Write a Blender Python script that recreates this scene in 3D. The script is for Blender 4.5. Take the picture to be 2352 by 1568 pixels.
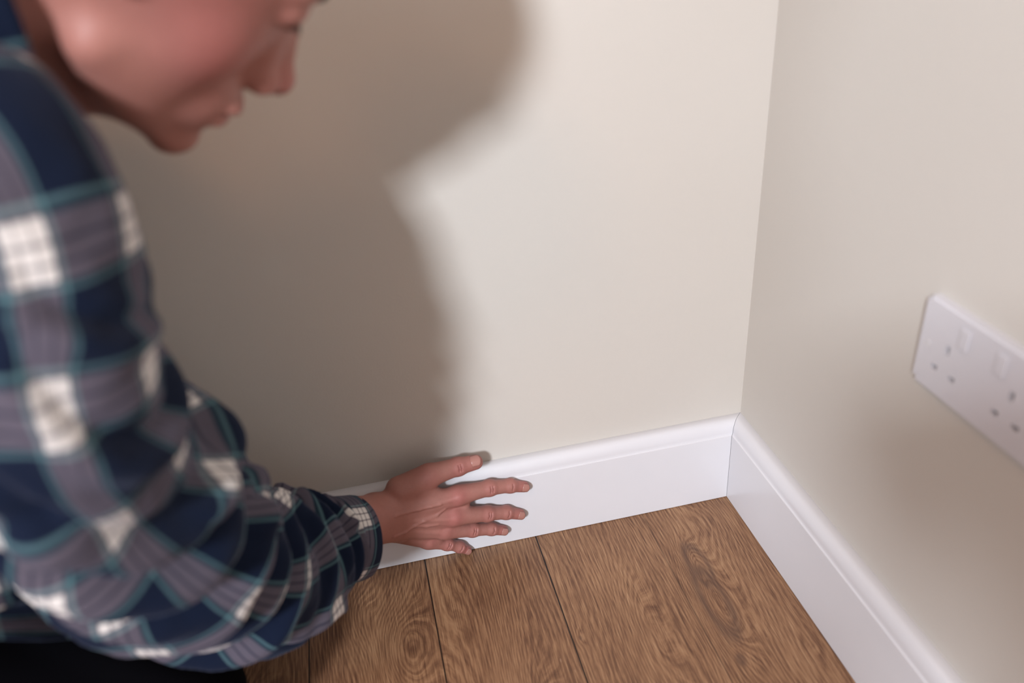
import bpy, bmesh, math
import numpy as np
from mathutils import Vector, Matrix
rng = np.random.default_rng(7)
for o in list(bpy.data.objects): bpy.data.objects.remove(o)
scene = bpy.context.scene
COL = scene.collection

# ------------------------------------------------------------------ camera
W, H = 2352, 1568
FPX = 1860.47
YAW, PITCH, ROLL = .1832, -.5256, -.075
CAM = np.array([-.4771, -.8532, .8108])
_f = np.array([math.sin(YAW)*math.cos(PITCH), math.cos(YAW)*math.cos(PITCH), math.sin(PITCH)])
_r = np.array([math.cos(YAW), -math.sin(YAW), 0.]); _u = np.cross(_r, _f)
CR = math.cos(ROLL)*_r + math.sin(ROLL)*_u
CU = -math.sin(ROLL)*_r + math.cos(ROLL)*_u
CF = _f
cd = bpy.data.cameras.new('camera'); cam = bpy.data.objects.new('camera', cd); COL.objects.link(cam)
m = Matrix.Identity(4)
for i in range(3):
    m[i][0] = CR[i]; m[i][1] = CU[i]; m[i][2] = -CF[i]; m[i][3] = CAM[i]
cam.matrix_world = m
cd.sensor_fit = 'HORIZONTAL'; cd.sensor_width = 36; cd.lens = FPX/W*36
cd.clip_start = .02
cd.dof.use_dof = True; cd.dof.focus_distance = 1.12
cd.dof.aperture_fstop = 2.4
scene.camera = cam

def unproj(px, py, depth):
    return CAM + depth*(CF + (px-W/2)/FPX*CR + (H/2-py)/FPX*CU)
def unproj_y(px, py, y):
    d = CF + (px-W/2)/FPX*CR + (H/2-py)/FPX*CU
    return CAM + d*((y-CAM[1])/d[1])

# ------------------------------------------------------------------ light
scene.view_settings.view_transform = 'Standard'; scene.view_settings.look = 'None'
scene.view_settings.gamma = 1; scene.view_settings.use_curve_mapping = False
scene.view_settings.exposure = 0.27
wd = bpy.data.worlds.new('world'); scene.world = wd; wd.use_nodes = True
wd.node_tree.nodes['Background'].inputs[0].default_value = (.75, .85, 1, 1)
wd.node_tree.nodes['Background'].inputs[1].default_value = .15
def area(name, loc, target, sx, sy, power, col):
    l = bpy.data.lights.new(name, 'AREA'); l.shape = 'RECTANGLE'; l.size = sx; l.size_y = sy
    l.energy = power; l.color = col
    o = bpy.data.objects.new(name, l); COL.objects.link(o)
    o.location = loc
    d = Vector(target)-Vector(loc); o.rotation_euler = d.to_track_quat('-Z', 'Z').to_euler()
    return o
area('window_daylight', (-2.0, -3.3, 2.24), (-.5, 0, .5), .36, .42, 150, (.905, .962, 1.04))
area('side_fill_light', (-3.7, -2.3, 1.6), (0, -.5, .4), 1.0, 1.0, 34, (.82, .90, 1))  # added cool fill to brighten the right wall, no known source
# added warm low fill from above, no known lamp
area('warm_fill_light', (-1.6, -1.9, 2.6), (-1.6, -1.9, 0), .5, .5, 13, (1, .46, .21))

# ------------------------------------------------------------------ node helpers
class S:
    """a node socket with arithmetic"""
    def __init__(s, t, v): s.t = t; s.v = v
    def _m(s, op, *a):
        n = s.t.nodes.new('ShaderNodeMath'); n.operation = op
        for i, x in enumerate((s,)+a):
            if isinstance(x, S): s.t.links.new(x.v, n.inputs[i])
            else: n.inputs[i].default_value = x
        return S(s.t, n.outputs[0])
    def __add__(s, o): return s._m('ADD', o)
    __radd__ = __add__
    def __sub__(s, o): return s._m('SUBTRACT', o)
    def __mul__(s, o): return s._m('MULTIPLY', o)
    __rmul__ = __mul__
    def __truediv__(s, o): return s._m('DIVIDE', o)
    def f(s, op, *a): return s._m(op, *a)
ALB = .87
class Mat:
    def __init__(s, name, rough=.5, color=(.8,.8,.8), spec=.5):
        s.m = bpy.data.materials.new(name); s.m.use_nodes = True
        s.t = s.m.node_tree; s.b = s.t.nodes['Principled BSDF']
        s.b.inputs['Roughness'].default_value = rough
        s.b.inputs['Base Color'].default_value = (*[c*ALB for c in color], 1)
        s.b.inputs['Specular IOR Level'].default_value = spec
    def n(s, typ, **k):
        n = s.t.nodes.new(typ)
        for a, b in k.items():
            if a in n.inputs: 
                if isinstance(b, S): s.t.links.new(b.v, n.inputs[a])
                elif hasattr(b, 'links') or hasattr(b, 'is_output'): s.t.links.new(b, n.inputs[a])
                else: n.inputs[a].default_value = b
            else: setattr(n, a, b)
        return n
    def xyz(s, sock):
        n = s.t.nodes.new('ShaderNodeSeparateXYZ'); s.t.links.new(sock, n.inputs[0])
        return [S(s.t, n.outputs[i]) for i in range(3)]
    def comb(s, x, y, z):
        n = s.t.nodes.new('ShaderNodeCombineXYZ')
        for i, a in enumerate((x, y, z)):
            if isinstance(a, S): s.t.links.new(a.v, n.inputs[i])
            else: n.inputs[i].default_value = a
        return n.outputs[0]
    def noise(s, vec, scale, detail=3, rough=.5, dist=0):
        n = s.t.nodes.new('ShaderNodeTexNoise'); s.t.links.new(vec, n.inputs['Vector'])
        n.inputs['Scale'].default_value = scale; n.inputs['Detail'].default_value = detail
        n.inputs['Roughness'].default_value = rough; n.inputs['Distortion'].default_value = dist
        return S(s.t, n.outputs['Fac'])
    def ramp(s, fac, stops, interp='LINEAR'):
        n = s.t.nodes.new('ShaderNodeValToRGB'); s.t.links.new(fac.v, n.inputs[0])
        r = n.color_ramp; r.interpolation = interp
        while len(r.elements) < len(stops): r.elements.new(.5)
        for e, (p, c) in zip(r.elements, stops):
            e.position = p; e.color = (*c, 1) if hasattr(c, '__len__') else (c, c, c, 1)
        return n.outputs[0]
    def mix(s, fac, a, b, mode='MIX'):
        n = s.t.nodes.new('ShaderNodeMix'); n.data_type = 'RGBA'; n.blend_type = mode
        for i, x in ((0, fac), (6, a), (7, b)):
            if isinstance(x, S): s.t.links.new(x.v, n.inputs[i])
            elif hasattr(x, 'is_output'): s.t.links.new(x, n.inputs[i])
            else: n.inputs[i].default_value = (*x, 1) if hasattr(x, '__len__') else x
        return n.outputs[2]
    def base(s, sock):
        n = s.t.nodes.new('ShaderNodeVectorMath'); n.operation = 'SCALE'; n.inputs['Scale'].default_value = ALB
        s.t.links.new(sock.v if isinstance(sock, S) else sock, n.inputs[0]); s.t.links.new(n.outputs[0], s.b.inputs['Base Color'])
    def bump(s, h, strength, dist=.001):
        n = s.t.nodes.new('ShaderNodeBump'); n.inputs['Strength'].default_value = strength
        n.inputs['Distance'].default_value = dist
        s.t.links.new(h.v if isinstance(h, S) else h, n.inputs['Height'])
        s.t.links.new(n.outputs[0], s.b.inputs['Normal'])
    def obj_co(s): return s.t.nodes.new('ShaderNodeTexCoord').outputs['Object']
    def uv(s): return s.t.nodes.new('ShaderNodeTexCoord').outputs['UV']

def wall_mat():
    M = Mat('wall_paint', .62, spec=.35); co = M.obj_co()
    n1 = M.noise(co, 3, 3); n2 = M.noise(co, 420, 3, .6); n3 = M.noise(co, 60, 3)
    M.base(M.mix(n1, (.64, .603, .552), (.675, .638, .586)))
    M.bump(n2*.6 + n3*.9, .35, .0006)
    return M.m
def white_gloss(name, c, rough=.3):
    M = Mat(name, rough, c); co = M.obj_co()
    n = M.noise(co, 35, 3)
    M.base(M.mix(n, tuple(x*.98 for x in c), c))
    M.bump(n, .1, .0004); return M.m
MW = wall_mat()
MC = Mat('ceiling_paint', .8, (.34, .24, .17)).m
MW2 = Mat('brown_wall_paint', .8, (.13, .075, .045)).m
MSK = white_gloss('skirting_gloss', (.76, .757, .79), .22)
MPL = white_gloss('socket_plastic', (.70, .69, .73), .18)
MDK = Mat('dark_gap', .7, (.02, .015, .012)).m
MBLK = Mat('trouser_cloth', .95, (.0025, .0025, .004), .05)
_n = MBLK.noise(MBLK.obj_co(), 900, 2); MBLK.bump(_n, .3, .0005); MBLK = MBLK.m

PW = .1577; PX0 = -.3102
def wood_mat():
    M = Mat('oak_laminate', .42, spec=.4); t = M.t
    x, y, z = M.xyz(M.obj_co())
    s = (x - PX0)/PW
    idx = s.f('FLOOR'); fr = s - idx                       # plank number and place across it
    off = idx*7.31
    # slow warp of the growth lines
    v1 = M.comb(x*3.2+off, y*1.0+off, 0.0); w1 = M.noise(v1, 2.4, 1, .5)
    v2 = M.comb(x*9+off, y*2.2, off); w2 = M.noise(v2, 3.0, 3, .55)
    g = x*1150 + (w1-.5)*110 + (w2-.5)*16
    # knots and cathedral figures: centre x, y, half sizes, strength
    for kx, ky, sx, sy, A in ((-.121, -.195, .024, .075, 66), (-.117, -.125, .012, .035, 24), (-.07, -.06, .03, .05, -22), (-.300, -.205, .006, .012, 8),
                              (-.51, -.165, .034, .075, 60), (-.42, -.12, .03, .13, -22), (-.215, -.22, .03, .12, 30),
                              (-.36, -.30, .025, .07, 30), (-.56, -.10, .02, .05, 25), (-.70, -.20, .03, .12, 50)):
        dx = (x-kx)/sx; dy = (y-ky)/sy
        e = (dx*dx + dy*dy)*(-1)
        g = g + e.f('EXPONENT')*A
    ring = (g + (M.noise(M.comb(x*220, y*30, 0.), 1., 2)-.5)*5.).f('SINE')*.5+.5
    fine = M.noise(M.comb(g*.6, y*40, idx), 1., 4, .65)
    fibre = M.noise(M.comb(x*800, y*22, idx*3.), 1., 3, .6)
    tone = M.noise(M.comb(x*14+off, y*5, 1.7), 1., 3, .5)
    h = ring*.15 + (fine-.5)*.62 + (fibre-.5)*.95 + .46 + (tone-.5)*.45 + (idx*12.9898).f('SINE')*.05
    col = M.ramp(h, [(.22, (.085, .037, .020)), (.42, (.185, .090, .047)), (.60, (.305, .162, .084)), (.80, (.43, .255, .14)), (1, (.53, .34, .20))])
    # dark halo round the main knots
    kd = None
    for kx, ky, sx, sy, r0 in ((-.121, -.195, .0155, .050, 1.0), (-.116, -.135, .013, .033, 1.0), (-.129, -.285, .009, .016, .3), (-.300, -.205, .004, .008, .2)):
        dx = (x-kx)/sx + (w2-.5)*1.0; dy = (y-ky)/sy + (w2-.5)*.9
        d = (dx*dx+dy*dy).f('SQRT') - r0
        k = (d*d*(-11.)).f('EXPONENT')
        kd = k if kd is None else kd.f('MAXIMUM', k)
    kd = kd*(fine*1.5).f('MINIMUM', 1.)
    col = M.mix(kd*.7, col, (.075, .042, .032))
    # light flecks
    fl = M.noise(M.comb(x*330, y*55, 9.), 1., 2, .5)
    col = M.mix(((fl-.74)*9).f('MAXIMUM', 0.).f('MINIMUM', .55), col, (.55, .36, .23))
    # joints between the planks; one is only a pressed seam
    ed = (fr-.5).f('ABSOLUTE')
    near = (idx*idx*(-1)+.5).f('GREATER_THAN', -.2)        # idx 0 only
    j = ((ed-.4935)*500).f('MAXIMUM', 0.).f('MINIMUM', 1.)
    weak = x.f('GREATER_THAN', -.20)
    j = j*(weak*(-.6)+1.)
    col = M.mix(j, col, (.012, .006, .004))
    M.base(col)
    M.bump(fibre*.5 + ring*.25 - j*2.5, .35, .0006)
    r = M.n('ShaderNodeMapRange'); 
    t.links.new(fibre.v, r.inputs[0]); r.inputs[3].default_value = .36; r.inputs[4].default_value = .52
    t.links.new(r.outputs[0], M.b.inputs['Roughness'])
    return M.m
MWD = wood_mat()

PER = .072
def plaid_mat(name='plaid_flannel'):
    M = Mat(name, .88, spec=.15)
    u, v, _ = M.xyz(M.uv())
    nz = M.noise(M.uv(), 35, 2)
    def chan(a):
        t = (a/PER + (nz-.5)*.02).f('FRACT')
        w = M.ramp(t, [(0, 0.), (.026, .0), (.036, .35), (.052, .35), (.062, .02), (.085, .02), (.098, .95), (.185, 1.), (.195, .5), (.208, .5), (.218, 1.), (.292, 1.),
                       (.302, .5), (.315, .5), (.325, 1.), (.402, .95), (.414, .02), (.438, .02), (.448, .35), (.464, .35), (.474, 0.), (1, 0.)])
        l = M.ramp(t, [(0, 0.), (.026, .0), (.036, 1.), (.052, 1.), (.062, .25), (.085, .25), (.098, 0.), (.402, 0.), (.414, .25), (.438, .25), (.448, 1.), (.464, 1.), (.474, 0.), (1, 0.)])
        return S(M.t, w), S(M.t, l)
    wu, lu = chan(u); wv, lv = chan(v)
    s = (wu+wv)*.5
    col = M.ramp(s, [(0, (.0025, .007, .023)), (.12, (.005, .010, .026)), (.5, (.092, .080, .104)), (.75, (.26, .24, .245)), (1, (.72, .68, .65))])
    col = M.mix((lu+lv)*.5, col, (.10, .20, .22))
    yarn = M.noise(M.comb(u*1400, v*1400, 0.), 1., 2)
    col = M.mix((yarn-.5)*.5 + .25, col, (.10, .10, .13), 'MIX') if False else col
    M.base(col)
    try:
        M.b.inputs['Sheen Weight'].default_value = .08; M.b.inputs['Sheen Roughness'].default_value = .5
        M.b.inputs['Sheen Tint'].default_value = (.6, .7, 1, 1)
    except Exception: pass
    fold = M.noise(M.uv(), 55, 3)
    M.bump(yarn*.25 + fold*2.2, .35, .001)
    return M.m
MPLD = plaid_mat()

def skin_mat():
    M = Mat('skin', .52, spec=.4)
    a = M.n('ShaderNodeAttribute'); a.attribute_name = 'red'
    red = S(M.t, a.outputs['Fac']); co = M.obj_co()
    n1 = M.noise(co, 28, 4, .6); n2 = M.noise(co, 260, 3, .6)
    c = M.mix(n1, (.34, .153, .122), (.43, .205, .165))
    c = M.mix(red, c, (.47, .135, .13))
    c = M.mix((n2-.5)*.5+.1, c, (.27, .105, .075))
    M.base(c); M.bump(n2 + M.noise(co, 700, 2)*.6, .22, .0007)
    M.b.inputs['Subsurface Weight'].default_value = .12
    M.b.inputs['Subsurface Radius'].default_value = (.8, .3, .2); M.b.inputs['Subsurface Scale'].default_value = .006
    return M.m
MSKIN = skin_mat()
MNAIL = Mat('nail', .3, (.44, .205, .17), .5).m
MHAIR = Mat('hair_brown', .6, (.022, .013, .008), .1)
MHAIR.bump(MHAIR.noise(MHAIR.obj_co(), 300, 3), .6, .002); MHAIR = MHAIR.m
MEYE = Mat('eye_white', .15, (.62, .58, .55)).m
MIRIS = Mat('iris', .15, (.03, .025, .02)).m

# ------------------------------------------------------------------ object helpers
def mesh_obj(name, verts, faces, mat, parent=None, smooth=True):
    me = bpy.data.meshes.new(name); me.from_pydata([tuple(map(float, v)) for v in verts], [], [tuple(map(int, f)) for f in faces]); me.update()
    if smooth: me.polygons.foreach_set('use_smooth', [True]*len(me.polygons))
    o = bpy.data.objects.new(name, me); COL.objects.link(o)
    if mat: me.materials.append(mat)
    if parent: o.parent = parent; o.matrix_parent_inverse = parent.matrix_world.inverted() if False else Matrix.Translation(-Vector(parent.location))
    return o
def bm_obj(name, bm, mat, parent=None, smooth=False):
    me = bpy.data.meshes.new(name); bm.to_mesh(me); bm.free()
    if smooth: me.polygons.foreach_set('use_smooth', [True]*len(me.polygons))
    o = bpy.data.objects.new(name, me); COL.objects.link(o)
    if mat: me.materials.append(mat)
    if parent: o.parent = parent
    return o
def structure(o): o['kind'] = 'structure'; return o
def box_bm(x0, x1, y0, y1, z0, z1, bev=0, bm=None, seg=2):
    b = bmesh.new(); bmesh.ops.create_cube(b, size=1)
    for v in b.verts: v.co = Vector(((x0+x1)/2+v.co.x*(x1-x0), (y0+y1)/2+v.co.y*(y1-y0), (z0+z1)/2+v.co.z*(z1-z0)))
    if bev: bmesh.ops.bevel(b, geom=b.edges[:], offset=bev, segments=seg, affect='EDGES', profile=.5)
    if bm is not None:
        me = bpy.data.meshes.new('tmp'); b.to_mesh(me); bm.from_mesh(me); b.free(); bpy.data.meshes.remove(me); return bm
    return b

# ------------------------------------------------------------------ room
XL, YF, ZC = -3.8, -3.4, 2.7
structure(bm_obj('floor', box_bm(XL, .0, YF, 0, -.05, 0), MWD))
structure(bm_obj('ceiling', box_bm(XL, 0, YF, 0, ZC, ZC+.05), MC))
structure(bm_obj('wall_back', box_bm(XL-.1, .1, 0, .1, -.05, ZC+.05), MW))
structure(bm_obj('wall_right', box_bm(0, .1, YF-.1, 0, -.05, ZC+.05), MW))
bm = bmesh.new(); vy0, vy1, vz0, vz1 = -2.85, -1.75, 1.05, 2.15
box_bm(XL-.1, XL, YF-.1, vy0, -.05, ZC+.05, bm=bm); box_bm(XL-.1, XL, vy1, 0, -.05, ZC+.05, bm=bm)
box_bm(XL-.1, XL, vy0, vy1, -.05, vz0, bm=bm); box_bm(XL-.1, XL, vy0, vy1, vz1, ZC+.05, bm=bm)
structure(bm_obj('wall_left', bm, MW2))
bm = bmesh.new()
for a in ((vy0, vy0+.05, vz0, vz1), (vy1-.05, vy1, vz0, vz1), (vy0, vy1, vz0, vz0+.05), (vy0, vy1, vz1-.05, vz1)):
    box_bm(XL-.09, XL-.03, a[0], a[1], a[2], a[3], bm=bm)
structure(bm_obj('added_window', bm, MSK))  # frame and opening added to go with the side fill
wx0, wx1, wz0, wz1 = -2.42, -1.74, 1.85, 2.6
bm = bmesh.new()
box_bm(XL, wx0, YF-.1, YF, -.05, ZC+.05, bm=bm); box_bm(wx1, 0, YF-.1, YF, -.05, ZC+.05, bm=bm)
box_bm(wx0, wx1, YF-.1, YF, -.05, wz0, bm=bm); box_bm(wx0, wx1, YF-.1, YF, wz1, ZC+.05, bm=bm)
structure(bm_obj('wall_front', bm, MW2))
bm = bmesh.new()
for a in ((wx0, wx0+.05, wz0, wz1), (wx1-.05, wx1, wz0, wz1), (wx0, wx1, wz0, wz0+.05), (wx0, wx1, wz1-.05, wz1)):
    box_bm(a[0], a[1], YF-.09, YF-.03, a[2], a[3], bm=bm)
structure(bm_obj('window_1', bm, MSK))

SKH, SKT = .1316, .0221
prof = [(SKT, .0009), (SKT, .1095), (SKT-.0002, .1108), (SKT-.0016, .1118), (SKT-.0022, .1132)]
for k in range(1, 11):
    a = k/10*math.pi/2
    prof.append((SKT-.0022-(SKT-.0085)*(1-math.cos(a))*.86, .1132+(SKH-.1132)*math.sin(a)))
prof += [(.0015, SKH), (.0, SKH-.0006), (0, .0009)]
def skirting(name, axis):
    vs = []; g = .00035
    n = len(prof)
    for (o, z) in prof:
        vs.append((-o-g if axis == 'x' else -o, -o if axis == 'x' else -o-g, z))
    for (o, z) in prof:
        vs.append((XL, -o, z) if axis == 'x' else (-o, YF, z))
    fs = [(i, (i+1) % n, n+(i+1) % n, n+i) for i in range(n)] + [tuple(range(n))[::-1], tuple(range(n, 2*n))]
    o = mesh_obj(name, vs, fs, MSK, smooth=False)
    b = bmesh.new(); b.from_mesh(o.data); bmesh.ops.recalc_face_normals(b, faces=b.faces)
    for f in b.faces: f.smooth = len(f.verts) == 4
    for e in b.edges:
        if len(e.link_faces) == 2 and e.calc_face_angle(0) > .5: e.smooth = False
    b.to_mesh(o.data); b.free()
    return structure(o)
skirting('baseboard_back', 'x'); skirting('baseboard_right', 'y')
# ------------------------------------------------------------------ socket
def empty(name, loc):
    o = bpy.data.objects.new(name, None); COL.objects.link(o); o.location = loc; o.empty_display_size = .05; return o
SY, SZ = -.3157, .3861            # lower corner nearest the room corner
sock = empty('wall_socket', (-.001, SY-.073, SZ+.043))
sock['label'] = 'white double wall socket with two switches on the right wall'; sock['category'] = 'socket'
# local: origin at plate centre on the wall, -x into room, y towards the corner, z up
def sock_part(name, bm, mat, parent=sock):
    return bm_obj(name, bm, mat, parent)
plate = box_bm(-.0085, .0008, -.073, .073, -.043, .043, 0)
bmesh.ops.bevel(plate, geom=[e for e in plate.edges if abs((e.verts[0].co-e.verts[1].co).x) > .005], offset=.004, segments=4, affect='EDGES')
bmesh.ops.bevel(plate, geom=[e for e in plate.edges if all(v.co.x < -.008 for v in e.verts)], offset=.0022, segments=3, affect='EDGES')
pl = sock_part('face_plate', plate, MPL)
cut = bmesh.new(); holes = []
for cy in (.0365, -.0365):
    for dy, z, w, h in ((-.011, -.017, .0075, .0048), (.011, -.017, .0075, .0048), (0, .0055, .0048, .0085)):
        holes.append((cy+dy, z, w, h)); box_bm(-.02, -.0035, cy+dy-w/2, cy+dy+w/2, z-h/2, z+h/2, bm=cut)
co = bm_obj('cutter', cut, None, sock)
md = pl.modifiers.new('b', 'BOOLEAN'); md.object = co; md.operation = 'DIFFERENCE'; md.solver = 'EXACT'
bpy.context.view_layer.update()
dg = bpy.context.evaluated_depsgraph_get(); nm = bpy.data.meshes.new_from_object(pl.evaluated_get(dg))
pl.modifiers.clear(); pl.data = nm; bpy.data.objects.remove(co)
for (y, z, w, h) in holes:
    sock_part('pin_hole', box_bm(-.0040, -.0036, y-w/2+.0001, y+w/2-.0001, z-h/2+.0001, z+h/2-.0001), MDK)
for cy in (.0365, -.0365):
    b = box_bm(-.0105, -.0084, cy-.0215 if cy > 0 else cy+.0105, cy-.0105 if cy > 0 else cy+.0215, .0145, .034, .0012)
    sock_part('switch', b, MPL)
for cy in (.060, -.060):
    b = bmesh.new(); bmesh.ops.create_cone(b, cap_ends=True, segments=20, radius1=.0034, radius2=.0034, depth=.001)
    for v in b.verts: v.co = Vector((-.0088+v.co.z*.5, cy+v.co.x, v.co.y))
    sock_part('screw', b, Mat('screw_metal', .3, (.72, .71, .73)).m if 'screw_metal' not in bpy.data.materials else bpy.data.materials['screw_metal'])

# ------------------------------------------------------------------ signed distance modelling
def smin(a, b, k):
    h = np.clip(.5+.5*(b-a)/k, 0, 1); return b*(1-h)+a*h-k*h*(1-h)
def smax(a, b, k): return -smin(-a, -b, k)
def ell(p, c, r):
    q = (p-np.array(c, 'f'))/np.array(r, 'f'); l = np.sqrt((q*q).sum(-1))+1e-9
    g = np.sqrt(((q/np.array(r, 'f'))**2).sum(-1))+1e-9
    return l*(l-1)/g
def cone(p, a, b, r1, r2):
    a = np.array(a, 'f'); b = np.array(b, 'f'); d = b-a
    t = np.clip(((p-a)@d)/(d@d), 0, 1)[..., None]; q = p-a-t*d
    return np.sqrt((q*q).sum(-1))-(r1+(r2-r1)*t[..., 0])
def surface_nets(fn, lo, hi, h):
    lo = np.array(lo, float); n = np.maximum(((np.array(hi)-lo)/h).astype(int)+1, 3)
    ax = [(lo[i]+np.arange(n[i])*h).astype('f') for i in range(3)]
    V = np.empty(tuple(n), 'f')
    st = max(1, int(600000/(n[1]*n[2])))
    for i in range(0, n[0], st):
        g = np.stack(np.meshgrid(ax[0][i:i+st], ax[1], ax[2], indexing='ij'), -1)
        V[i:i+st] = fn(g.reshape(-1, 3)).reshape(g.shape[:3])
    sgn = V < 0
    nc = n-1
    acc = np.zeros((*nc, 3), 'f'); cnt = np.zeros(tuple(nc), 'f')
    for axis in range(3):
        sl0 = [slice(None)]*3; sl1 = [slice(None)]*3; sl0[axis] = slice(0, -1); sl1[axis] = slice(1, None)
        a = V[tuple(sl0)]; b = V[tuple(sl1)]
        cr = (a < 0) != (b < 0); t = np.where(cr, a/np.where(cr, a-b, 1), 0)
        o = [i for i in range(3) if i != axis]
        for d1 in (0, 1):
            for d2 in (0, 1):
                s = [slice(None)]*3; s[o[0]] = slice(d1, nc[o[0]]+d1); s[o[1]] = slice(d2, nc[o[1]]+d2)
                c = cr[tuple(s)]; cnt += c
                acc[..., axis] += np.where(c, t[tuple(s)], 0); acc[..., o[0]] += c*d1; acc[..., o[1]] += c*d2
    act = cnt > 0; ids = -np.ones(tuple(nc), int); ids[act] = np.arange(act.sum())
    cell = np.argwhere(act); P = lo+(cell+acc[act]/cnt[act][:, None])*h
    F = []
    for axis in range(3):
        u, w = (axis+1) % 3, (axis+2) % 3
        sl0 = [slice(None)]*3; sl1 = [slice(None)]*3; sl0[axis] = slice(0, -1); sl1[axis] = slice(1, None)
        a = sgn[tuple(sl0)]; b = sgn[tuple(sl1)]
        e = np.argwhere(a != b); e = e[(e[:, u] > 0) & (e[:, w] > 0) & (e[:, u] < nc[u]) & (e[:, w] < nc[w])]
        if not len(e): continue
        inside = a[tuple(e.T)]
        def c(du, dw):
            q = e.copy(); q[:, u] -= du; q[:, w] -= dw; return ids[tuple(q.T)]
        q = np.stack([c(1, 1), c(0, 1), c(0, 0), c(1, 0)], 1)
        q[~inside] = q[~inside][:, ::-1]
        F.append(q[(q >= 0).all(1)])
    return P, np.concatenate(F)

# --- pose
HM = np.array([[.6199, -.0958, .7788], [.2581, .9622, -.0871], [-.7410, .2550, .6212]])
HC = np.array([-.568, -.358, .802]); HS = 1.09; HC = CAM+HS*(HC-CAM)
def hw(l): return HM@(np.array(l, float)*.001*HS)+HC       # head millimetres -> world
def head_sdf(w):
    p = ((w-HC.astype('f'))@HM.astype('f'))*(1000/HS)
    p = p.copy(); sy = p[:, 1].copy(); p[:, 1] = np.abs(p[:, 1])
    d = ell(p, (-10, 0, 38), (100, 77, 88))
    d = smin(d, ell(p, (32, 0, -18), (55, 55, 73)), 22)
    d = smin(d, ell(p, (47, 33, -8), (23, 20, 24)), 18)
    d = smin(d, cone(p, (14, 47, -49), (80, 8, -82), 10, 11), 20)
    d = smin(d, ell(p, (86, 0, -79), (14, 16, 14)), 9)
    d = smin(d, ell(p, (76, 0, -46), (25, 28, 27)), 14)
    d = smin(d, cone(p, (87, 6, 43), (71, 42, 44), 9, 8), 12)
    d = smax(d, -ell(p, (95, 36, 27), (20, 24, 13)), 9)
    d = smin(d, cone(p, (82, 10, 20), (93, 12, -12), 8, 7.5), 9)
    d = smin(d, cone(p, (86, 0, 26), (106, 0, -13), 7, 10), 9)
    d = smin(d, ell(p, (108, 0, -15), (12, 11, 10.5)), 5)
    d = smin(d, ell(p, (97, 12, -19), (12, 7.5, 9.5)), 4)
    d = smax(d, -ell(p, (103, 7, -29), (7, 3.6, 5)), 2.5)
    d = smin(d, ell(p, (97, 0, -42.5), (8, 21, 6)), 5)
    d = smin(d, ell(p, (95, 0, -54.5), (8.5, 18, 6.5)), 5)
    d = smax(d, -ell(p, (104, 0, -48.3), (14, 27, 1.5)), 2.)
    d = smax(d, -ell(p, (104, 0, -66), (7, 16, 5)), 8)
    # eyelids
    lid = ell(p, (73, 31.5, 30), (13.1, 15.2, 13.1))
    lid = smax(lid, -ell(p, (90, 31.5, 23.5), (9, 13.5, 2.8)), 1.5)
    d = smin(d, lid, 3.5)
    # ear
    ear = smax(ell(p, (-12, 78, 17), (17, 7, 30)), -ell(p, (-9, 85, 20), (10, 6, 18)), 3)
    d = smin(d, ear, 4)
    # neck
    d = smin(d, cone(p, (-22, 0, -50), (-72, 0, -150), 45, 53), 16)
    d = smin(d, cone(p, (26, 0, -78), (-28, 0, -160), 24, 36), 20)
    return d*.001*HS
NB = hw((-75, 0, -155))
SH = unproj(-20, 480, .43); ELB = unproj(400, 1300, .68)
YW = -SKT
WR = unproj_y(862, 1192, YW-.040)
SHL = np.array([-.84, -.16, .665])
HIPR = np.array([-1.06, -.36, .33]); HIPL = np.array([-1.06, -.18, .33]); CH = np.array([-.88, -.28, .57])
KR = np.array([-.80, -.29, .10]); KL = np.array([-.84, -.12, .10])
def core_sdf(p):
    d = cone(p, NB, CH, .052, .10)
    d = smin(d, cone(p, CH, (HIPR+HIPL)/2+np.array([.03, 0, -.02]), .10, .10), .04)
    d = smin(d, cone(p, NB+(CH-NB)*.3, SH, .04, .036), .02); d = smin(d, cone(p, NB+(CH-NB)*.3, SHL, .04, .036), .02)
    return d
def arm_sdf(p):
    d = cone(p, SH, ELB, .045, .038)
    return smin(d, cone(p, ELB, WR, .040, .024), .015)

# --- hand: joints (px, py, distance of the joint centre from the skirting face, radius)
def J(px, py, off, r): return unproj_y(px, py, YW-off), r
FN = {
 'thumb': [J(917, 1124, .024, .0165), J(985, 1092, .018, .0140), J(1052, 1071, .0095, .0108), J(1092, 1061, .0078, .0093)],
 'index': [J(915, 1170, .030, .013), J(1052, 1137, .021, .0122), J(1124, 1120, .0135, .0097), J(1172, 1115, .0095, .0083), J(1204, 1117.5, .0072, .0070)],
 'middle': [J(912, 1190, .032, .013), J(1043, 1184, .024, .0122), J(1119, 1179, .0145, .0097), J(1163, 1176, .0098, .0083), J(1194, 1180.5, .0074, .0071)],
 'ring': [J(908, 1208, .031, .013), J(1022, 1216, .022, .0118), J(1085, 1215.5, .0135, .0090), J(1129, 1214, .0092, .0078), J(1156, 1217.5, .0070, .0067)],
 'pinky': [J(903, 1222, .026, .012), J(984, 1240, .017, .0108), J(1027, 1248, .0120, .0080), J(1055, 1255, .0085, .0070), J(1073, 1262.5, .0064, .0060)],
}
for k in FN: FN[k] = [(np.array(a), b*1.05) for a, b in FN[k]]
TOC = -CF*.0+np.array([-.05, -1, .45]); TOC /= np.linalg.norm(TOC)      # away from the skirting, a little up
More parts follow.
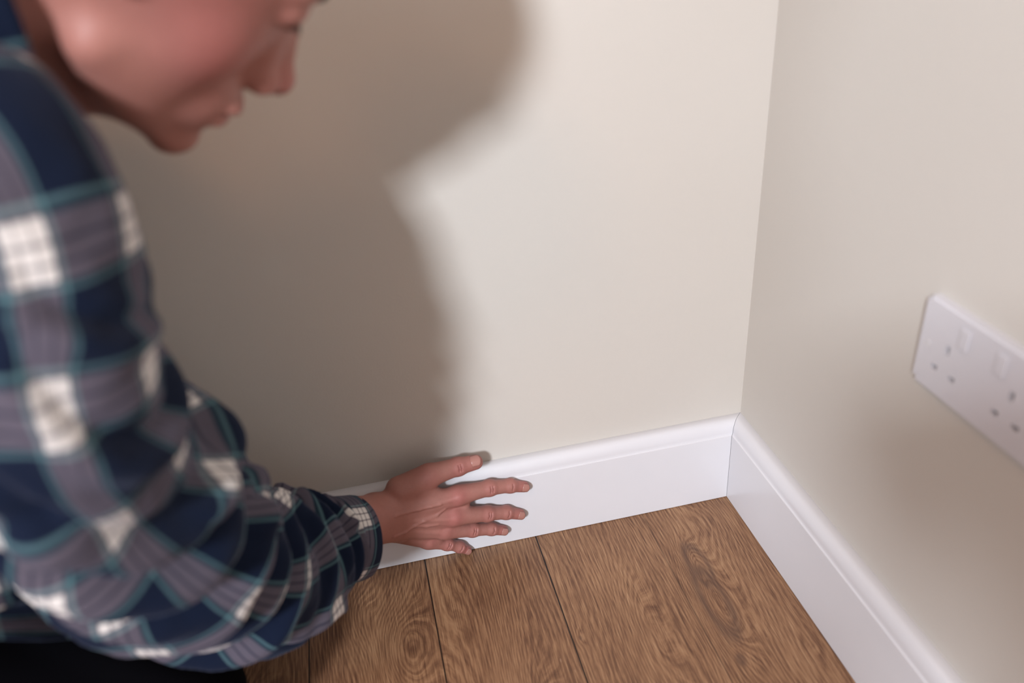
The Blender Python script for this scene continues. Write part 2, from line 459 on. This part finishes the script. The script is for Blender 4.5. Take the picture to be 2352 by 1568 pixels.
def hand_sdf(p):
    d = None
    pal = None
    for k in ('index', 'middle', 'ring', 'pinky'):
        a, b = FN[k][0], FN[k][1]
        c = cone(p, a[0], b[0], a[1], b[1]); pal = c if pal is None else smin(pal, c, .012)
    t = FN['thumb']
    pal = smin(pal, cone(p, t[0][0], t[1][0], t[0][1], t[1][1]), .016)
    # web between thumb and index, palm body
    m1 = FN['index'][0][0]*.4+FN['index'][1][0]*.6+np.array([0, .004, 0])
    pal = smin(pal, cone(p, t[0][0]*.35+t[1][0]*.65, m1, .009, .010), .012)
    for ka, kb, ta, tb in (('index', 'middle', .30, .26), ('middle', 'ring', .24, .24), ('ring', 'pinky', .22, .20)):
        qa = FN[ka][1][0]*(1-ta)+FN[ka][2][0]*ta; qb = FN[kb][1][0]*(1-tb)+FN[kb][2][0]*tb
        pal = smin(pal, cone(p, qa+np.array([0, .003, 0]), qb+np.array([0, .003, 0]), .0075, .0070), .008)
    # wrist (flattened) and forearm
    wa = WR+(ELB-WR)*.25
    for o in (-.013, 0., .013):
        off = np.array([.1, 0, 1])*o
        pal = smin(pal, cone(p, wa+off, WR+off, .024, .0195), .015)
        pal = smin(pal, cone(p, WR+off, FN['middle'][0][0]+off*1.1, .0195, .016), .012)
    d = pal
    for k, j in FN.items():
        s = 1
        f = None
        for i in range(s, len(j)-1):
            c = cone(p, j[i][0], j[i+1][0], j[i][1], j[i+1][1]*1.0)
            f = c if f is None else smin(f, c, .004)
        # slimmer shaft between the joints comes from knuckle swellings
        for i in range(s+1, len(j)-1):
            f = smin(f, cone(p, j[i][0]+TOC*.0008, j[i][0]+TOC*.0010, j[i][1]*1.02, j[i][1]*1.02), .004)
        d = smin(d, f, .0055)
    # tendons and knuckles on the back of the hand
    for k in ('index', 'middle', 'ring', 'pinky'):
        a, b = FN[k][0], FN[k][1]
        up = TOC
        d = smin(d, cone(p, a[0]*.8+b[0]*.2+up*(a[1]-.0008), b[0]+up*(b[1]-.0015), .0015, .0026), .0045)
        d = smin(d, cone(p, b[0]+up*(b[1]-.0065), b[0]+up*(b[1]-.006), .0075, .0075), .004)
    # veins
    for pts in VEINS:
        for a, b in zip(pts[:-1], pts[1:]): d = smin(d, cone(p, a, b, .0009, .0009), .0034)
    # creases over the finger joints
    for k, j in FN.items():
        for i in range(2 if k != 'thumb' else 2, len(j)-1):
            ax = j[i+1][0]-j[i-1][0]; ax /= np.linalg.norm(ax); sd = np.cross(ax, TOC); sd /= np.linalg.norm(sd)
            nn = np.cross(sd, ax)
            nn = nn if nn@TOC > 0 else -nn
            for s in ((-.0016, .0016) if i == 2 else (0.,)):
                c0 = j[i][0]+nn*(j[i][1]+.0011)+ax*s
                d = smax(d, -cone(p, c0-sd*.004-nn*.0007, c0+sd*.004-nn*.0007, .0007, .0007), .0020)
    return d
def onback(px, py, off): return unproj_y(px, py, YW-off)
VEINS = []
def on_surface(px, py):
    off = np.linspace(.09, .005, 700); Q = np.array([unproj_y(px, py, YW-o) for o in off]).astype('f')
    d = hand_sdf(Q); k = np.argmax(d < -.0002); return Q[k]
VEINS = [[on_surface(*q) for q in v] for v in (
    [(905, 1232), (930, 1222), (952, 1207), (975, 1196), (1003, 1183), (1022, 1168)], [(952, 1207), (980, 1208), (1006, 1204)],
    [(908, 1185), (935, 1176), (962, 1170), (990, 1163), (1012, 1158)])]
def body_sdf(p):
    d = smin(head_sdf(p), core_sdf(p), .02)
    d = smin(d, arm_sdf(p), .02)
    return d

person = empty('person', (-.9, -.27, 0))
person['label'] = 'person in blue plaid shirt kneeling by the wall, one hand on the white skirting'; person['category'] = 'person'
P1, F1 = surface_nets(body_sdf, HC-np.array([.24, .16, .175]), HC+np.array([.185, .18, .175]), .0026)
def low_sdf(p):                                             # the rest of the figure, under the clothes
    d = smin(core_sdf(p), arm_sdf(p), .02)
    d = smin(d, cone(p, SHL, np.array([-.86, -.10, .40]), .045, .038), .03)
    return d
Pa, Fa = surface_nets(lambda p: np.maximum(low_sdf(p), -(((p-np.array(HC, 'f'))*np.array([1, 1, 1.])).max(-1)*0+1)), (-1.25, -.45, .15), (-.5, -.02, .76), .009)
hm = np.array([FN[k][i][0] for k in FN for i in range(len(FN[k]))])
lo = hm.min(0)-.02; hi = hm.max(0)+.028; lo[0] -= .045; lo[1] -= .03; hi[1] = YW+.004
P2, F2 = surface_nets(hand_sdf, lo, hi, .0010)
# keep the hand on this side of the skirting face and of its rounded top
P2[:, 1] = np.minimum(P2[:, 1], YW-.0003)
PV = np.concatenate([P1, Pa, P2]); FV = np.concatenate([F1, Fa+len(P1), F2+len(P1)+len(Pa)])
body = mesh_obj('body', PV, FV, MSKIN, person)
red = np.full(len(PV), .12)
def spot(c, r, a):
    global red
    d = ((PV-np.array(c))**2).sum(1)/r**2; red += a*np.exp(-d)
spot(hw((62, -48, -14)), .028, .4); spot(hw((112, 0, -16)), .014, .5); spot(hw((104, -8, -43)), .008, .35); spot(hw((100, -8, -54)), .009, .45); spot(hw((104, 3, -48)), .010, .45)
spot(hw((35, -60, 10)), .03, .35); spot(hw((80, -30, 8)), .01, .1)
for k in FN:
    spot(FN[k][1][0]+TOC*.01, .013, .5 if k in ('index', 'middle') else .25); spot(FN[k][-2][0], .011, .35); spot(FN[k][-1][0], .012, .55)
    spot(FN[k][2][0]+TOC*.006, .010, .35)
at = body.data.attributes.new('red', 'FLOAT', 'POINT'); at.data.foreach_set('value', np.clip(red, 0, 1).astype('f'))
# nails
def nail(k, w, l):
    j = FN[k]; a, r = j[-1]; b = j[-2][0]; ax = a-b; ax /= np.linalg.norm(ax)
    n0 = TOC - (TOC@ax)*ax; n0 /= np.linalg.norm(n0)
    if k == 'thumb': n0 = n0*.8+np.array([0, 0, .6]); n0 -= (n0@ax)*ax; n0 /= np.linalg.norm(n0)
    sd = np.cross(ax, n0); vs = []; nu, nv = 9, 9
    for i in range(nu):
        for q in range(nv):
            s = (i/(nu-1)-.5)*2; t = q/(nv-1)
            ww = w*(1-.25*max(0, t-.7)/.3*abs(s)*0)
            end = 1-.22*s*s
            base_ = .10*s*s
            tt = base_+(end-base_)*t
            ang = s*ww/r
            c = a+ax*(-l*.55+l*1.0*tt)
            rr = r*1.035+.0003-.0016*max(0, tt-.55)**1.3
            vs.append(c+n0*math.cos(ang)*rr+sd*math.sin(ang)*rr)
    fs = [(i*nv+q, i*nv+q+1, (i+1)*nv+q+1, (i+1)*nv+q) for i in range(nu-1) for q in range(nv-1)]
    o = mesh_obj('fingernail', vs, fs, MNAIL, person)
    s = o.modifiers.new('s', 'SOLIDIFY'); s.thickness = .0005; s.offset = 0
for k, w, l in (('thumb', .0078, .0135), ('index', .0056, .0105), ('middle', .0058, .0105), ('ring', .0054, .010), ('pinky', .0046, .0085)): nail(k, w, l)
# eyes, lashes, brow, hair
for sgn in (-1, 1):
    b = bmesh.new(); bmesh.ops.create_uvsphere(b, u_segments=32, v_segments=20, radius=.0122*HS)
    bmesh.ops.translate(b, verts=b.verts, vec=Vector(hw((73.4, 31.5*sgn, 29))-np.array(person.location)))
    bm_obj('eyeball', b, MEYE, person, True)
    b = bmesh.new(); bmesh.ops.create_uvsphere(b, u_segments=20, v_segments=12, radius=.0062*HS)
    bmesh.ops.translate(b, verts=b.verts, vec=Vector(hw((80.4, 31.5*sgn, 24))-np.array(person.location)))
    bm_obj('iris', b, MIRIS, person, True)
def hairs(name, pts):
    vs = []; fs = []
    for a, b2, r in pts:
        a = np.array(a); b2 = np.array(b2); d = b2-a; d /= np.linalg.norm(d)+1e-9; s = np.cross(d, (0, 0, 1.)); s /= np.linalg.norm(s)+1e-9; t = np.cross(d, s); i = len(vs)
        vs += [a+s*r, a-s*r*.5+t*r*.87, a-s*r*.5-t*r*.87, b2]
        fs += [(i, i+1, i+3), (i+1, i+2, i+3), (i+2, i, i+3)]
    return mesh_obj(name, vs, fs, MHAIR, person, False)
for sgn in (-1, 1):
    L = []
    for s in np.linspace(-.85, .85, 40):
        yy = 31.5*sgn+s*12.5; xx = 73+math.sqrt(max(0, 13.9**2-(s*12.5)**2-30))
        L.append((hw((xx-.5, yy, 26.2)), hw((xx+4.0, yy+s*1.5, 21.5)), .0003))
    hairs('eyelashes', L)
    L = []
    for i in range(260):
        s = rng.random(); yy = (12+s*34)*sgn; c = rng.normal()*1.8*(1-.5*s)
        zz = 42+3*math.sin(s*2.6)+c; xx = 95.2-.42*(abs(yy)-6)-max(0, abs(yy)-34)*.5-(zz-41)**2/22+.8
        L.append((hw((xx-1.5, yy, zz)), hw((xx+.8, yy+4*sgn, zz+1.5)), .0008))
    hairs('eyebrow', L)
def hair_sdf(w):
    p = ((w-HC.astype('f'))@HM.astype('f'))*(1000/HS)
    d = ell(p, (-14, 0, 46), (99, 81, 89))
    cut = np.maximum((p[:, 0]-60)*.7+(78-p[:, 2])*.7, -p[:, 2]-28+(p[:, 0] > 8)*0)
    cut2 = (p[:, 0]-12)*.5+(48-p[:, 2])*.85
    cutp = np.minimum(cut2, np.maximum(p[:, 0]+30, -p[:, 2]-35))
    return smax(smax(d, np.maximum((p[:, 0]-50)*.8+(70-p[:, 2])*.6, -1e3), 6), cutp, 6)*.001
Ph, Fh = surface_nets(hair_sdf, HC-.14, HC+.16, .004)
if len(Ph): mesh_obj('hair', Ph, Fh, MHAIR, person)

# ------------------------------------------------------------------ clothing
def catmull(X, t):
    n = len(X); i = min(int(t), n-2); f = t-i
    a = X[max(i-1, 0)]; b = X[i]; c = X[i+1]; d = X[min(i+2, n-1)]
    return .5*((2*b)+(-a+c)*f+(2*a-5*b+4*c-d)*f*f+(-a+3*b-3*c+d)*f**3)
def hnoise(x, y, s):
    x = x*s; y = y*s
    return (np.sin(x*1.7+np.sin(y*1.3)*1.4)+np.sin(y*2.1+np.sin(x*1.1+2)*1.7)+np.sin((x+y)*1.27+1.1))/3
def tube(name, C, A, B, mat, folds=(), NV=200, NU=160, parent=None, uvoff=(0, 0), noise=.003, axis=None, closed_end=False, thick=.0012, uvrot=0, shrink=1, uvtwist=0, offs=None, fs0=0, vs_=None):
    """cloth tube through centres C with half axes A (across the view) and B (along it)"""
    C = np.array(C); X = np.concatenate([C, np.array(A)[:, None], np.array(B)[:, None]], 1)
    ts = np.linspace(0, len(C)-1, NV); S_ = np.array([catmull(X, t) for t in ts])
    cen = S_[:, :3]; T = np.gradient(cen, axis=0); T /= np.linalg.norm(T, axis=1)[:, None]
    L = np.concatenate([[0], np.cumsum(np.linalg.norm(np.diff(cen, axis=0), axis=1))])
    if axis is None: vd = CAM-cen
    else: vd = np.tile(np.array(axis, float), (NV, 1))
    vd = vd-(vd*T).sum(1)[:, None]*T; vd /= np.linalg.norm(vd, axis=1)[:, None]   # towards the viewer side
    N = np.cross(T, vd)                                                       # sideways
    th = np.linspace(-math.pi, math.pi, NU+1)
    c, s = np.cos(th), np.sin(th)
    P = cen[:, None]+S_[:, 3, None, None]*s[None, :, None]*N[:, None]+S_[:, 4, None, None]*c[None, :, None]*vd[:, None]
    nrm = s[None, :, None]*N[:, None]/S_[:, 3, None, None]+c[None, :, None]*vd[:, None]/S_[:, 4, None, None]
    nrm /= np.linalg.norm(nrm, axis=2)[..., None]
    R = (S_[:, 3]+S_[:, 4])/2
    if vs_ is not None:
        kk = np.interp(ts, vs_[0], vs_[1]); L = np.concatenate([[0], np.cumsum(np.diff(L)*(kk[1:]+kk[:-1])/2)])
        uvoff = (uvoff[0], .25*PER-np.interp(vs_[2], ts, L)); R = R*(1+(kk-1)*.4)
    U = th[None]*R[:, None]; V = np.repeat(L[:, None], NU+1, 1)
    TH = np.repeat(th[None], NV, 0); TT = np.repeat(ts[:, None], NU+1, 1)
    win = np.cos(TH/2)**.5
    D = noise*hnoise(U*1., V, 38)*win + noise*.5*hnoise(U+3, V*1.3+5, 85)*win
    for (t1, a1, t2, a2, w, amp) in [(f[0]+fs0, f[1], f[2]+fs0, *f[3:]) for f in folds]:          # ridge from (station, angle) to (station, angle)
        Rm = .08; k = .075
        x = TH*Rm; y = TT*k; x1, y1, x2, y2 = a1*Rm, t1*k, a2*Rm, t2*k
        dx, dy = x2-x1, y2-y1; l2 = dx*dx+dy*dy
        q = np.clip(((x-x1)*dx+(y-y1)*dy)/l2, 0, 1); bow = .18*np.sin(q*math.pi)
        cx = x1+q*dx-dy*bow; cy = y1+q*dy+dx*bow
        sg = ((x-cx)*dy-(y-cy)*dx)/math.sqrt(l2); dd = np.sqrt((x-cx)**2+(y-cy)**2)
        inl = np.exp(-np.clip(dd*dd-sg*sg, 0, 1)/w**2)
        D += amp*inl*(np.exp(-(sg/w)**2)-.75*np.exp(-((sg-1.35*w)/(.62*w))**2)-.25*np.exp(-((sg+1.9*w)/(1.1*w))**2))*np.sin(np.clip(q*.9+.1, 0, 1)*math.pi)**.5
    P = P+D[..., None]*nrm
    if offs is not None: P = P+offs(TT, TH, N, vd, T)
    vs = P[:, :-1].reshape(-1, 3); fs = []; uv = []
    for i in range(NV-1):
        for q in range(NU):
            q2 = (q+1) % NU
            fs.append((i*NU+q, i*NU+q2, (i+1)*NU+q2, (i+1)*NU+q))
            uv += [(i, q), (i, q+1), (i+1, q+1), (i+1, q)]
    o = mesh_obj(name, vs, fs, mat, parent)
    uv = np.array(uv); uu = U[uv[:, 0], uv[:, 1]]; vv = V[uv[:, 0], uv[:, 1]]
    tw = uvtwist*vv; uu = uu+tw
    cr, sr = math.cos(uvrot), math.sin(uvrot)
    W_ = np.stack([(uu*cr-vv*sr)+uvoff[0], (uu*sr+vv*cr)+uvoff[1]], 1)
    l = o.data.uv_layers.new(name='UVMap'); l.data.foreach_set('uv', W_.astype('f').ravel())
    if thick:
        sm = o.modifiers.new('s', 'SOLIDIFY'); sm.thickness = thick; sm.offset = -1
    return o

SL = [(-215, 215, .435, 205, .062), (-75, 345, .42, 255, .058), (10, 480, .425, 255, .062), (58, 640, .44, 262, .074), (84, 790, .455, 258, .090), (128, 940, .485, 250, .096),
      (228, 1108, .55, 250, .088), (362, 1240, .64, 222, .082), (480, 1308, .725, 188, .075), (605, 1316, .80, 182, .066), (700, 1275, .87, 140, .057),
      (745, 1248, .912, 106, .046), (768, 1243, .926, 93, .038), (780, 1241, .934, 90, .036)]
sc = [unproj(a, b, d) for a, b, d, _, _ in SL]
sa = [w*d/FPX for _, _, d, w, _ in SL]; sb = [s[4] for s in SL]
PI = math.pi
folds = [
 (4.75, -2.5, 4.7, -.5, .013, .015), (5.7, -2.5, 5.8, -.6, .011, .013), (8.3, -2.4, 8.5, -.5, .009, .009), (9.3, -2.3, 9.4, -.5, .007, .007),
 (4.9, -1.7, 3.3, .9, .016, .012), (5.0, -1.8, 4.4, 1.3, .017, .015), (5.3, -1.9, 5.5, 1.4, .018, .017), (5.6, -1.8, 6.5, 1.0, .017, .015),
 (6.1, -1.7, 7.5, .7, .015, .012), (6.2, .2, 5.2, 1.9, .016, .012), (7.3, .1, 6.6, 1.9, .014, .012), (3.9, -1.9, 2.6, .3, .014, .009),
 (6.9, -1.6, 8.3, .9, .012, .011), (7.6, -1.7, 8.8, .6, .010, .010), (8.2, -1.8, 9.2, .9, .009, .010), (8.7, -1.6, 9.6, 1.2, .008, .0095),
 (9.2, -1.8, 9.9, 1.0, .007, .008), (9.7, -1.5, 10.2, 1.3, .006, .007), (10.3, -1.5, 10.6, 1.2, .005, .0055), (7.8, .9, 9.4, 2.1, .011, .009),
 (1.9, .2, 1.2, 1.9, .015, .008), (2.6, -1.2, 1.6, .2, .014, .007), (8.9, -.3, 9.7, 1.0, .006, .006), (4.0, .3, 3.4, 2.0, .015, .010)]
def lower_bag(TT, TH, N, vd, T): return 0
sleeve = tube('shirt', sc, sa, sb, MPLD, folds, 260, 200, person, (.022, .048), .0022, fs0=1, vs_=((0, 4, 7, 13), (1.22, 1.2, 1.05, 1.0), 2.35))
# the shirt body
torso = tube('torso_cloth', [(-.785, -.312, .800), (-.805, -.308, .765), (-.835, -.30, .71), (-.86, -.295, .62), (-.89, -.285, .50), (-.925, -.275, .37), (-.935, -.27, .26)],
             [.062, .095, .128, .148, .165, .190, .21], [.062, .115, .165, .178, .165, .165, .18], MPLD,
             [(3.6, -.5, 4.6, 1.2, .02, .010), (4.2, -1.5, 5.2, .6, .025, .012), (4.9, -.6, 5.6, 1.6, .02, .010)], 110, 120, person, (.03, .05), .004, axis=(0, -1, 0),
             offs=lambda TT, TH, N, vd, T: (np.clip((TT-4)/2, 0, 1)*np.clip(np.cos(TH-.1), 0, 1)**1.2*.245)[..., None]*np.array([0, 0, 1.]))
yoke = tube('yoke', [hw((-30, 0, -88)), hw((-48, 0, -112)), hw((-72, -2, -140)), (-.80, -.305, .735), (-.85, -.298, .66)],
            [.066, .068, .082, .125, .125], [.064, .067, .095, .165, .175], MPLD, [], 60, 120, person, (.02, .01), .002, axis=(0, -1, 0))
def join_into(dst, srcs):
    """append evaluated copies of srcs to dst's mesh (keeps the UV map) and remove them"""
    bpy.context.view_layer.update(); dg = bpy.context.evaluated_depsgraph_get()
    b = bmesh.new()
    for o in [dst]+srcs: b.from_mesh(bpy.data.meshes.new_from_object(o.evaluated_get(dg)))
    me = dst.data; dst.modifiers.clear(); b.to_mesh(me); b.free()
    for o in srcs: bpy.data.objects.remove(o)
# far sleeve, resting on the thigh
far = tube('far_sleeve', [SHL+np.array([0, 0, .03]), SHL+np.array([.01, .02, -.10]), SHL+np.array([.03, .03, -.24]), (-.80, -.11, .34), (-.72, -.13, .27)],
           [.075, .065, .06, .058, .05], [.07, .06, .055, .055, .045], MPLD, [], 60, 60, person, (0, 0), .004, axis=(0, 1, .2))
join_into(sleeve, [torso, far, yoke]); sleeve.data.materials.clear(); sleeve.data.materials.append(MPLD)
sleeve.name = 'shirt'
cuff = tube('cuff', [unproj(a, b, d) for a, b, d in ((762, 1241, .925), (785, 1239, .938), (808, 1236, .951), (822, 1233, .959))],
            [.0495, .0505, .050, .0490], [.041, .042, .042, .0405], MPLD, [], 24, 120, sleeve, (.040, .076), .0008, thick=.003)
# collar: a stand round the neck and a leaf folded over it
def make_collar():
    NP, NS = 120, 24
    Fp = np.array([33., 0, -113]); Bp = np.array([-80., 0, -22]); c0 = (Fp+Bp)/2; a = (Fp-Bp)/2
    n = np.cross(a, (0, 1., 0)); n /= np.linalg.norm(n)
    n = n if n[2] < 0 else -n
    P = np.zeros((NS, NP, 3)); UVs = np.zeros((NS, NP+1, 2))
    for i in range(NS):
        s = i/(NS-1)
        # profile: (along the neck, outwards) in mm
        if s < .35: al, ou = 26*(1-s/.35), 0
        elif s < .45: q = (s-.35)/.1*math.pi; al, ou = -1.5*math.sin(q), 1.6*(1-math.cos(q))
        else: q = (s-.45)/.55; al, ou = 40*q, 3.2+9*q**1.3
        for k in range(NP):
            ph = 2*math.pi*k/NP
            e = 1+ou/62
            gap = 0
            pt = c0+a*math.cos(ph)*e*.97+np.array([0, -61., 0])*math.sin(ph)*e+n*al+n*1.2*math.sin(ph*5+i*.2)
            P[i, k] = hw(pt+np.array([10, 0, 9])*math.sin(ph)**2)
        for k in range(NP+1): UVs[i, k] = (2*math.pi*k/NP*.064+.006, .050+al*.001*.8)
    vs = P.reshape(-1, 3); fs = []; uv = []
    for i in range(NS-1):
        for k in range(NP):
            k2 = (k+1) % NP
            fs.append((i*NP+k, (i+1)*NP+k, (i+1)*NP+k2, i*NP+k2)); uv += [UVs[i, k], UVs[i+1, k], UVs[i+1, k+1], UVs[i, k+1]]
    o = mesh_obj('collar', vs, fs, MPLD, person); o.parent = sleeve; o.matrix_parent_inverse = Matrix.Identity(4)
    l = o.data.uv_layers.new(name='UVMap'); l.data.foreach_set('uv', np.array(uv, 'f').ravel())
    sm = o.modifiers.new('s', 'SOLIDIFY'); sm.thickness = .0016; sm.offset = 0
    return o
collar = make_collar()

def trousers_sdf(p):
    d = cone(p, (HIPR+HIPL)/2+np.array([0, 0, .02]), (-1.0, -.27, .42), .14, .125)
    kr = np.array([-.745, -.29, .135]); kl = np.array([-.80, -.12, .10])
    for hp, kn, an in ((HIPR+np.array([.02, -.0, .04]), kr, np.array([-1.18, -.33, .07])), (HIPL, kl, np.array([-1.2, -.12, .07]))):
        d = smin(d, smin(cone(p, hp, kn, .115, .082), cone(p, kn-np.array([.02, 0, .04]), an, .072, .05), .02), .04)
    w = (np.sin(p[:, 0]*70+np.sin(p[:, 1]*40)*2+p[:, 2]*50)+np.sin(p[:, 2]*90+p[:, 0]*30))*.0025
    return np.maximum(d+w, .004-p[:, 2])
Pt, Ft = surface_nets(trousers_sdf, (-1.36, -.56, -.01), (-.62, -.015, .58), .008)
mesh_obj('trousers', Pt, Ft, MBLK, person)
MSHOE = Mat('shoe_leather', .5, (.02, .016, .014)).m
for yy, xx in ((-.33, -1.22), (-.12, -1.24)):
    def sh(p, yy=yy, xx=xx):
        d = smin(cone(p, (xx, yy, .06), (xx-.02, yy, .12), .045, .042), cone(p, (xx, yy, .05), (xx-.16, yy, .045), .042, .036), .03)
        return np.maximum(d, .002-p[:, 2])
    Ps, Fs = surface_nets(sh, (xx-.23, yy-.07, -.01), (xx+.08, yy+.07, .19), .006)
    mesh_obj('shoe', Ps, Fs, MSHOE, person)

# ------------------------------------------------------------------ stool added behind the viewpoint to shade the right wall
MOAK = Mat('blocker_wood', .5, (.32, .18, .09)).m
blocker = empty('blocker', (-.48, -1.19, 0)); blocker.scale = (1.35, 1.35, 1.10); blocker['label'] = 'tall round wooden stool added out of view to shade the right wall'; blocker['category'] = 'blocker'
def turned(name, prof, mat, parent, mtx=None, seg=40):
    vs = []; fs = []
    for r_, z in prof:
        for k in range(seg): a = 2*PI*k/seg; vs.append(Vector((r_*math.cos(a), r_*math.sin(a), z)))
    n = len(prof)
    for i in range(n-1):
        for k in range(seg): fs.append((i*seg+k, i*seg+(k+1) % seg, (i+1)*seg+(k+1) % seg, (i+1)*seg+k))
    fs += [tuple(range(seg))[::-1], tuple(range((n-1)*seg, n*seg))]
    if mtx: vs = [mtx@v for v in vs]
    o = mesh_obj(name, vs, fs, mat); o.parent = parent; return o
turned('seat', [(.09, .735), (.108, .74), (.112, .752), (.112, .768), (.104, .776), (.04, .772)], MOAK, blocker)
def rod(name, a, b, r1, r2):
    a = Vector(a); b = Vector(b); L = (b-a).length
    m_ = Matrix.Translation(a)@(b-a).to_track_quat('Z', 'Y').to_matrix().to_4x4()
    turned(name, [(r1, 0), (r1*1.1, L*.3), ((r1+r2)/2, L*.6), (r2, L)], MOAK, blocker, m_, 16)
lg = []
for i in range(4):
    a = PI/4+i*PI/2; lg.append((math.cos(a), math.sin(a)))
for cx, cy in lg: rod('leg', (cx*.16, cy*.16, .002), (cx*.055, cy*.055, .742), .010, .009)
for i in range(4):
    k = .16-.105*(.30/.74); p = lg[i]; q = lg[(i+1) % 4]; rod('stretcher', (p[0]*k, p[1]*k, .30), (q[0]*k, q[1]*k, .30), .008, .008)
